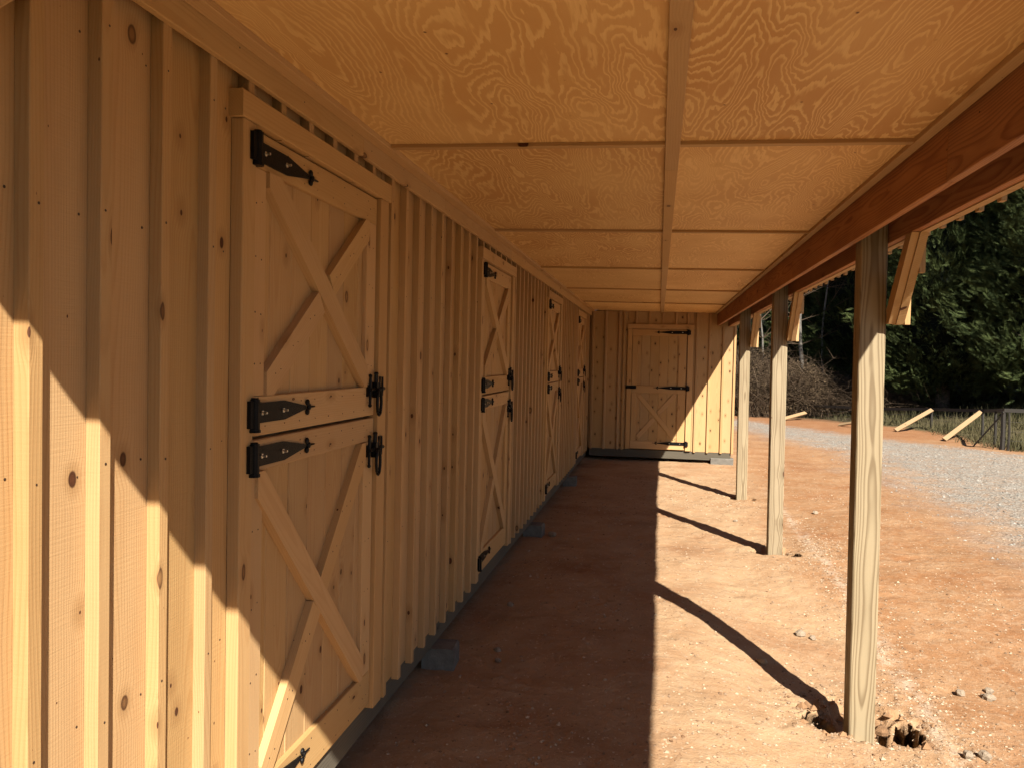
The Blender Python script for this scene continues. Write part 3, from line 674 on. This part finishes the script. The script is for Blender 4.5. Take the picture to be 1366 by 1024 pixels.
def scatter(name, pts, sizes, mat, label, cat, flat=.55):
    pts = np.asarray(pts); n = len(pts); base = np.array([(1, 0, 0), (0, 1, 0), (-1, 0, 0), (0, -1, 0), (0, 0, 1), (0, 0, -1)], float)
    tri = np.array([(0, 1, 4), (1, 2, 4), (2, 3, 4), (3, 0, 4), (1, 0, 5), (2, 1, 5), (3, 2, 5), (0, 3, 5)])
    V = base[None]*(sizes[:, None, None])*(.55+.8*rng.random((n, 6, 1)))
    V[..., 2] *= flat
    a = rng.random(n)*6.28; ca, sa = np.cos(a)[:, None], np.sin(a)[:, None]
    x = V[..., 0]*ca-V[..., 1]*sa; y = V[..., 0]*sa+V[..., 1]*ca
    z = ground_h(pts[:, 0], pts[:, 1])
    W = np.stack([x+pts[:, 0:1], y+pts[:, 1:2], V[..., 2]+z[:, None]+sizes[:, None]*.12], -1).reshape(-1, 3)
    Fc = (tri[None]+6*np.arange(n)[:, None, None]).reshape(-1, 3)
    tag(link(name, np_mesh(name, W, Fc, mat, False)), label, cat, kind='stuff')
k = NT('pebble_mix'); geo = k.n('ShaderNodeNewGeometry'); M['pebble'] = k.out(k.mix(geo.outputs['Random Per Island'], rgb(.13, .07, .036), rgb(.38, .29, .195)), .95, .1)
k = NT('gravel_mix'); geo = k.n('ShaderNodeNewGeometry'); M['gravel'] = k.out(k.mix(geo.outputs['Random Per Island'], rgb(.09, .082, .07), rgb(.31, .29, .25)), .9, .2)
def cluster_pts(n, x0, x1, y0, y1, nc, spread):
    c = np.stack([rng.uniform(x0, x1, nc), y0+(y1-y0)*rng.random(nc)**1.5], 1); i = rng.integers(0, nc, n)
    return c[i]+rng.normal(0, spread, (n, 2))*np.array([1, 1.3])
p = np.concatenate([np.stack([rng.uniform(-1.3, 4.5, 5000), 3.6+rng.random(5000)**1.6*14], 1), cluster_pts(5000, -1.2, 3.2, 3.8, 14, 70, .22),
    np.stack([1.68+rng.normal(0, .16, 2600), rng.uniform(4.0, 9.5, 2600)], 1), np.stack([1.25+rng.normal(0, .35, 1500), 5.0+rng.normal(0, .3, 1500)], 1)])
p = p[(p[:, 1] > 3.5) & (p[:, 0] > -1.33) & (p[:, 1] < 18)]
scatter('pebbles', p, .004+.011*rng.random(len(p))**3+.003*(rng.random(len(p)) > .9), M['pebble'], 'small pale pebbles and clay crumbs strewn over the red clay', 'pebbles')
n_c = 26
ca = rng.random(n_c)*6.28; cr_ = rng.normal(1.0, .12, n_c); cp = np.stack([1.42+.19*cr_*np.cos(ca), 4.97+.21*cr_*np.sin(ca)], 1); cp2 = np.stack([1.04+.17*cr_*np.cos(ca+1), 5.0+.2*cr_*np.sin(ca+1)], 1)
cp = np.concatenate([cp, cp2]); cp = cp[(cp[:, 0] < 1.12) | (cp[:, 0] > 1.31)]
scatter('clay_clods', cp, .012+.03*rng.random(len(cp))**2, M['clod'], 'broken clay clods round the hole at the nearest post', 'clods', .8)
p = np.concatenate([np.stack([rng.uniform(3.2, 9.5, 9000), 8.5+rng.random(9000)**1.2*13], 1)])
p = p[(p[:, 0]+rng.normal(0, .5, len(p)) > 4.0) & (3.35*p[:, 0]+2*p[:, 1] < 66)]
scatter('gravel', p, .006+.018*rng.random(len(p))**3, M['gravel'], 'loose grey gravel of the lane across the yard', 'gravel')

# ------------------------------------------------------------------ fence and leaning lumber
FL = [(9.6, 20.55, 1.03), (8.03, 20.9, 1.03), (8.5, 22.6, .94), (8.85, 24.4, .84), (8.3, 26.9, .72), (7.0, 29.0, .58), (5.0, 32.0, .50), (3.2, 35.0, .5)]
fence = link('fence', None, Matrix.Translation((8.03, 20.9, gz(8.03, 20.9))))
tag(fence, 'low grey post and rail wire fence at the far edge of the yard', 'fence')
for a, b in zip(FL[:-1], FL[1:]):
    p = Vector(a); q = Vector(b); d = (q-p).normalized()
    link('rail', board_mesh(round((q-p).length, 3), .085, .035, M['greywood']), frame(p, d.cross(Vector((0, 0, 1))), d), fence)
    for hz in (.25, .48, .72):
        g = G(); P1 = Vector((p.x, p.y, gz(p.x, p.y)+(p.z-gz(p.x, p.y))*hz)); P2 = Vector((q.x, q.y, gz(q.x, q.y)+(q.z-gz(q.x, q.y))*hz))
        g.tube([P1, (P1+P2)/2-Vector((0, 0, .015)), P2], .0025, 4); link('wire', g.mesh('wire', M['wire']), None, fence)
for i, (x, y, z) in enumerate(FL):
    z0 = gz(x, y)-.2; r = .055 if i == 1 else .035; g = G(); g.tube([(x, y+.05, z0), (x+.01, y+.05, (z0+z)/2), (x, y+.05, z-.02)], [r*1.1, r, r*.95], 7)
    link('post', g.mesh('post', M['greywood']), None, fence)
g = G(); g.tube([(8.12, 20.86, gz(8.12, 20.86)-.1), (8.14, 20.86, .5), (8.13, 20.88, .98)], [.03, .026, .022], 6); link('post', g.mesh('post', M['greywood']), None, fence)
g = G(); g.tube([(7.62, 21.6, gz(7.6, 21.6)), (8.0, 20.85, .98)], .018, 6); link('strut', g.mesh('strut', M['greywood']), None, fence)
def lumber(p, q, label):
    p = Vector(p); q = Vector(q); d = q-p; side_ = d.cross(Vector((0, 0, 1))).normalized(); xa_ = side_.cross(d.normalized())*1.0
    o = link('lumber_board', board_mesh(round(d.length, 3), .14, .04, M['lumber']), frame(p, xa_ if xa_.y < 0 else -xa_, d)); tag(o, label, 'lumber', 'new boards leaning on the yard fence')
def lp(p, q, label):
    p = Vector(p); q = Vector(q); d = (q-p).normalized(); n_ = Vector((.05, -.75, .65)); n_ = (n_-d*n_.dot(d)).normalized()
    o = link('lumber_board', board_mesh(round((q-p).length, 3), .12, .04, M['lumber']), frame(p, n_, d)); tag(o, label, 'lumber', 'new boards leaning on the yard fence')
lp((7.46, 23.15, gz(7.46, 23.15)+.03), (8.72, 24.25, .80), 'pale new board leaning on the fence, the one nearest the corner post')
lp((6.88, 25.5, gz(6.88, 25.5)+.03), (8.24, 26.75, .70), 'pale new board leaning on the fence, left of the one by the corner post')
lp((5.72, 27.4, gz(5.72, 27.4)+.02), (6.25, 26.6, .30), 'short board lying at the fence, its orange end showing left of the nearest post')
lp((4.15, 28.9, gz(4.15, 28.9)+.03), (5.15, 30.2, .30), 'grey board lying on the clay before the brush, between the near and middle posts')

# ------------------------------------------------------------------ vegetation
def spray_mesh(nb, H, R, seed, base=0.9):
    """feathery conifer foliage: nb boughs, each with a plume of flat sprays of needle-thin leaflets"""
    r = np.random.default_rng(seed); per = 30
    t = r.random(nb)**1.1; h = base+t*(H-base); ang = r.random(nb)*2*np.pi
    rad = R*np.clip((1-t)**0.62, 0.03, 1)*(1-.35*np.exp(-(t/.07)**2))*(1+.2*np.sin(ang*4+h*.9)+.12*np.sin(ang*7-h*1.7))*r.uniform(.78, 1.08, nb)
    bd = np.stack([np.cos(ang), np.sin(ang), r.uniform(.15, .75, nb)], 1)+r.normal(0, .15, (nb, 3)); bd /= np.linalg.norm(bd, axis=1)[:, None]
    tip = np.stack([rad*np.cos(ang), rad*np.sin(ang), h], 1)
    n = nb*per; s = r.random(n)
    P = np.repeat(tip, per, 0)-np.repeat(bd, per, 0)*(s**1.4*.95)[:, None]+r.normal(0, 1, (n, 3))*(.05+.17*s)[:, None]
    out = np.repeat(bd, per, 0)+r.normal(0, .42, (n, 3)); out[:, 2] += .1; out /= np.linalg.norm(out, axis=1)[:, None]
    sd = np.cross(out, r.normal(0, 1, (n, 3))); sd /= np.linalg.norm(sd, axis=1)[:, None]
    L = (.15+.2*r.random(n))[:, None]; Vs = []
    for k in range(9):
        u = (k//2)/4.0; sg = 1 if k % 2 else -1
        if k == 8: o = P+out*L*.5; d = out*L*.75; wv = sd*L*.04
        else: o = P+out*L*u*.9; d = (out*.95+sd*sg*.45)*L*(.5-.2*u); wv = (out*.45-sd*sg*.6)*L*.045
        Vs.append(np.stack([o-wv, o+wv, o+d], 1))
    V = np.stack(Vs, 1).reshape(-1, 3); return V, np.arange(len(V)).reshape(-1, 3)
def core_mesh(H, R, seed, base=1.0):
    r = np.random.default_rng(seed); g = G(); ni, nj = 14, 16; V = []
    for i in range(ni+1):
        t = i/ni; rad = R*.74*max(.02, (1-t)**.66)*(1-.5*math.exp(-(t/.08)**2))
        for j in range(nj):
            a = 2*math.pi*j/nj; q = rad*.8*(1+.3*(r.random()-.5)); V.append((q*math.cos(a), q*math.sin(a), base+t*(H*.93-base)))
    return mesh('shade_core', V, [(i*nj+j, i*nj+(j+1) % nj, (i+1)*nj+(j+1) % nj, (i+1)*nj+j) for i in range(ni) for j in range(nj)], M['foliage_shade'])
TV = []
for s in range(3):
    H, R = ((15, 3.1), (13.5, 2.8), (16, 3.3))[s]; Vv, Ff = spray_mesh(1500, H, R, 20+s)
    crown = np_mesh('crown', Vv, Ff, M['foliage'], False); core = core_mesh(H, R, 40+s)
    g = G(); g.tube([(0, 0, -.4), (.05, 0, 2), (0, .05, H*.6), (0, 0, H*.9)], [.24, .2, .1, .03], 8)
    for k in range(14):
        a = random.random()*6.28; hh = 1.2+k*.75; L = R*.75*(1-hh/H); g.tube([(0, 0, hh), (math.cos(a)*L*.5, math.sin(a)*L*.5, hh+.1), (math.cos(a)*L, math.sin(a)*L, hh+.5)], [.05, .03, .012], 5)
    TV.append((crown, core, g.mesh('trunk', M['bark'])))
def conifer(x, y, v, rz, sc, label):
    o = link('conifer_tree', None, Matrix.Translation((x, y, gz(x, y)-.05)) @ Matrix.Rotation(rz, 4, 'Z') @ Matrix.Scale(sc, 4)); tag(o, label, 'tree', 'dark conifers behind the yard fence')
    for nm, me in zip(('crown', 'shade_core', 'trunk'), TV[v]):
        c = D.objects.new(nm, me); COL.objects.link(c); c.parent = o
CON = [(12.6, 28.5, 0, .3, 1.0, 'dense dark green conifer filling the right edge beyond the fence corner'),
       (9.9, 31.0, 1, 1.9, 1.0, 'dense conifer right of the nearest post, behind the leaning boards'),
       (15.8, 30.5, 2, 4.0, 1.0, 'tall conifer at the far right, partly cut off by the picture edge'),
       (8.6, 36.5, 2, 2.2, 1.05, 'dark conifer seen just left of the nearest post above the brush'),
       (6.6, 40.5, 1, 5.1, 1.1, 'conifer between the nearest and middle posts, behind the pale trunks'),
       (13.6, 36.0, 1, .9, 1.2, 'tall conifer in the second row behind the right edge trees'),
       (17.5, 37.0, 0, 3.3, 1.2, 'second row conifer behind the far right tree'),
       (10.8, 38.5, 0, 2.7, 1.2, 'second row conifer in the gap behind the nearest post'),
       (4.3, 44.0, 0, 1.1, 1.1, 'far conifer between the middle and farthest posts'),
       (1.6, 46.0, 2, 1.1, 1.1, 'far conifer hidden mostly behind the end wall'),
       (3.6, 38.5, 1, 0.7, 1.0, 'dark conifer behind the dry bush left of the middle post'),
       (8.6, 45.0, 1, 0.4, 1.35, 'tall conifer at the very back of the wood')]
for c in CON: conifer(*c)
for j, (tx, ty) in enumerate(((19.5, 25), (20.5, 19.5), (19.8, 14), (21, 8.5), (20.2, 3.5), (-6, -11), (-1.5, -14), (2.5, -18))):  # unseen trees: right ones extend the tree line, rear ones added to darken camera-facing wood
    conifer(tx, ty, j % 3, j*1.7, .88, 'unseen conifer added outside the picture to cut the skylight')
# bare trunks
def bare(x, y, H, r, lab, seed):
    rr = random.Random(seed); z = gz(x, y); o = link('bare_tree', None, Matrix.Translation((x, y, z))); tag(o, lab, 'tree', 'slender leafless trees at the wood edge')
    g = G(); pts = [(x+.12*math.sin(k*.9+seed), y, z-.2+H*k/8) for k in range(9)]; g.tube(pts, [r*(1-.09*k) for k in range(9)], 7); link('trunk', g.mesh('trunk', M['palebark']), None, o)
    g = G()
    for k in range(22):
        b = Vector(pts[rr.randint(2, 7)]); a = rr.random()*6.28; L = rr.uniform(.7, 1.9); d = Vector((math.cos(a), math.sin(a)*.6, rr.uniform(.1, .8)))
        P = [b, b+d*L*.5+Vector((0, 0, rr.uniform(-.1, .15))), b+d*L+Vector((0, 0, rr.uniform(-.3, .3)))]; g.tube(P, [.022, .014, .005], 4)
        e = P[1]+Vector((rr.uniform(-.5, .5), rr.uniform(-.3, .3), rr.uniform(.1, .6))); g.tube([P[1], e], [.01, .003], 4)
    link('branches', g.mesh('branches', M['twig']), None, o)
bare(5.55, 33.8, 7.5, .10, 'slender pale leafless trunk just right of the middle post bracket', 1)
bare(6.6, 34.8, 8.0, .06, 'thin leafless trunk right of the pale one, behind the brush', 2)
bare(4.0, 34.2, 6.0, .06, 'thin branching bare tree between the middle and farthest posts', 5)
# dry brush
def brush(x, y, R, H, n, lab, seed):
    r = random.Random(seed); z = gz(x, y); o = link('dry_shrub', None, Matrix.Translation((x, y, z))); tag(o, lab, 'shrub', 'dry brush at the wood edge')
    g = G()
    for k in range(n):
        a = r.random()*6.28; q = R*math.sqrt(r.random()); b = Vector((x+q*math.cos(a), y+q*math.sin(a), z)); hh = H*(1-.55*(q/R)**2)*r.uniform(.45, 1.05)
        dx, dy = r.gauss(0, .85), r.gauss(0, .85); P = []
        for t in (0, .3, .6, .85, 1.05): P.append(b+Vector((dx*t*1.1+r.gauss(0, .1), dy*t*1.1+r.gauss(0, .1), hh*math.sin(t*2.15))))
        rad = r.uniform(.004, .012) if r.random() < .93 else .018
        g.tube(P, [rad, rad*.9, rad*.7, rad*.5, rad*.25], 3, cap=False)
        for _ in range(5):
            s = P[r.randint(1, 3)]; e = s+Vector((r.gauss(0, .3), r.gauss(0, .3), r.gauss(.05, .22))); g.tube([s, e], [rad*.6, rad*.2], 3, cap=False)
    link('stems', g.mesh('stems', M['twig']), None, o)
    rn = np.random.default_rng(seed); m = n*26; a = rn.random(m)*6.28; q = R*np.sqrt(rn.random(m)); hh = H*(1-.55*(q/R)**2)*rn.random(m)**.8*.95
    P = np.stack([x+q*np.cos(a), y+q*np.sin(a), z+hh], 1); e1 = rn.normal(0, .026, (m, 3)); e2 = rn.normal(0, .022, (m, 3))
    V = np.stack([P-e1, P+e2, P+e1], 1).reshape(-1, 3); link('leaves', np_mesh('leaves', V, np.arange(len(V)).reshape(-1, 3), M['deadleaf'], False), None, o)
brush(5.1, 32.4, 1.6, 2.2, 420, 'tangled brown dry bush between the middle post and the nearest post', 1)
brush(3.7, 31.6, 1.2, 2.7, 380, 'tangled brown dry bush seen left of the middle post', 2)
brush(6.8, 33.0, 1.4, 1.5, 260, 'low dry bush just left of the nearest post', 3)
brush(2.4, 33.0, 1.2, 2.8, 300, 'dry bush in the gap beside the farthest post', 4)
brush(8.2, 31.2, 1.0, 1.0, 160, 'sparse dry weeds right of the nearest post behind the fence', 6)
# grass and weeds behind the fence
n = 90000
gx = rng.uniform(3.0, 17, n); gy = rng.uniform(20.5, 36, n)
fx = np.interp(gy, [15, 20.9, 22.6, 24.4, 26.9, 29, 32, 35, 40], [9.0, 8.1, 8.1, 8.2, 7.9, 6.9, 4.9, 3.2, 3.0])
dn_ = VN(gx*.8, gy*.8)
ok = (gx > fx+rng.normal(0, .22, n)) & (rng.random(n) < .55+dn_)
gx, gy = gx[ok], gy[ok]; n = len(gx); gzz = ground_h(gx, gy)
hgt = (.05+.26*rng.random(n)**3)*(.8+.9*np.clip(VN(gx*.5+4, gy*.5)+.4, 0, 1)); a = rng.random(n)*6.28; wv = .012
V = np.stack([np.stack([gx-wv*np.cos(a), gy-wv*np.sin(a), gzz-.02], 1), np.stack([gx+wv*np.cos(a), gy+wv*np.sin(a), gzz-.02], 1),
              np.stack([gx+rng.normal(0, .1, n), gy+rng.normal(0, .1, n), gzz+hgt], 1)], 1).reshape(-1, 3)
tag(link('dry_grass', np_mesh('dry_grass', V, np.arange(len(V)).reshape(-1, 3), M['grass'], False)), 'rough dry grass and weeds on the bank behind the fence', 'grass', kind='stuff')
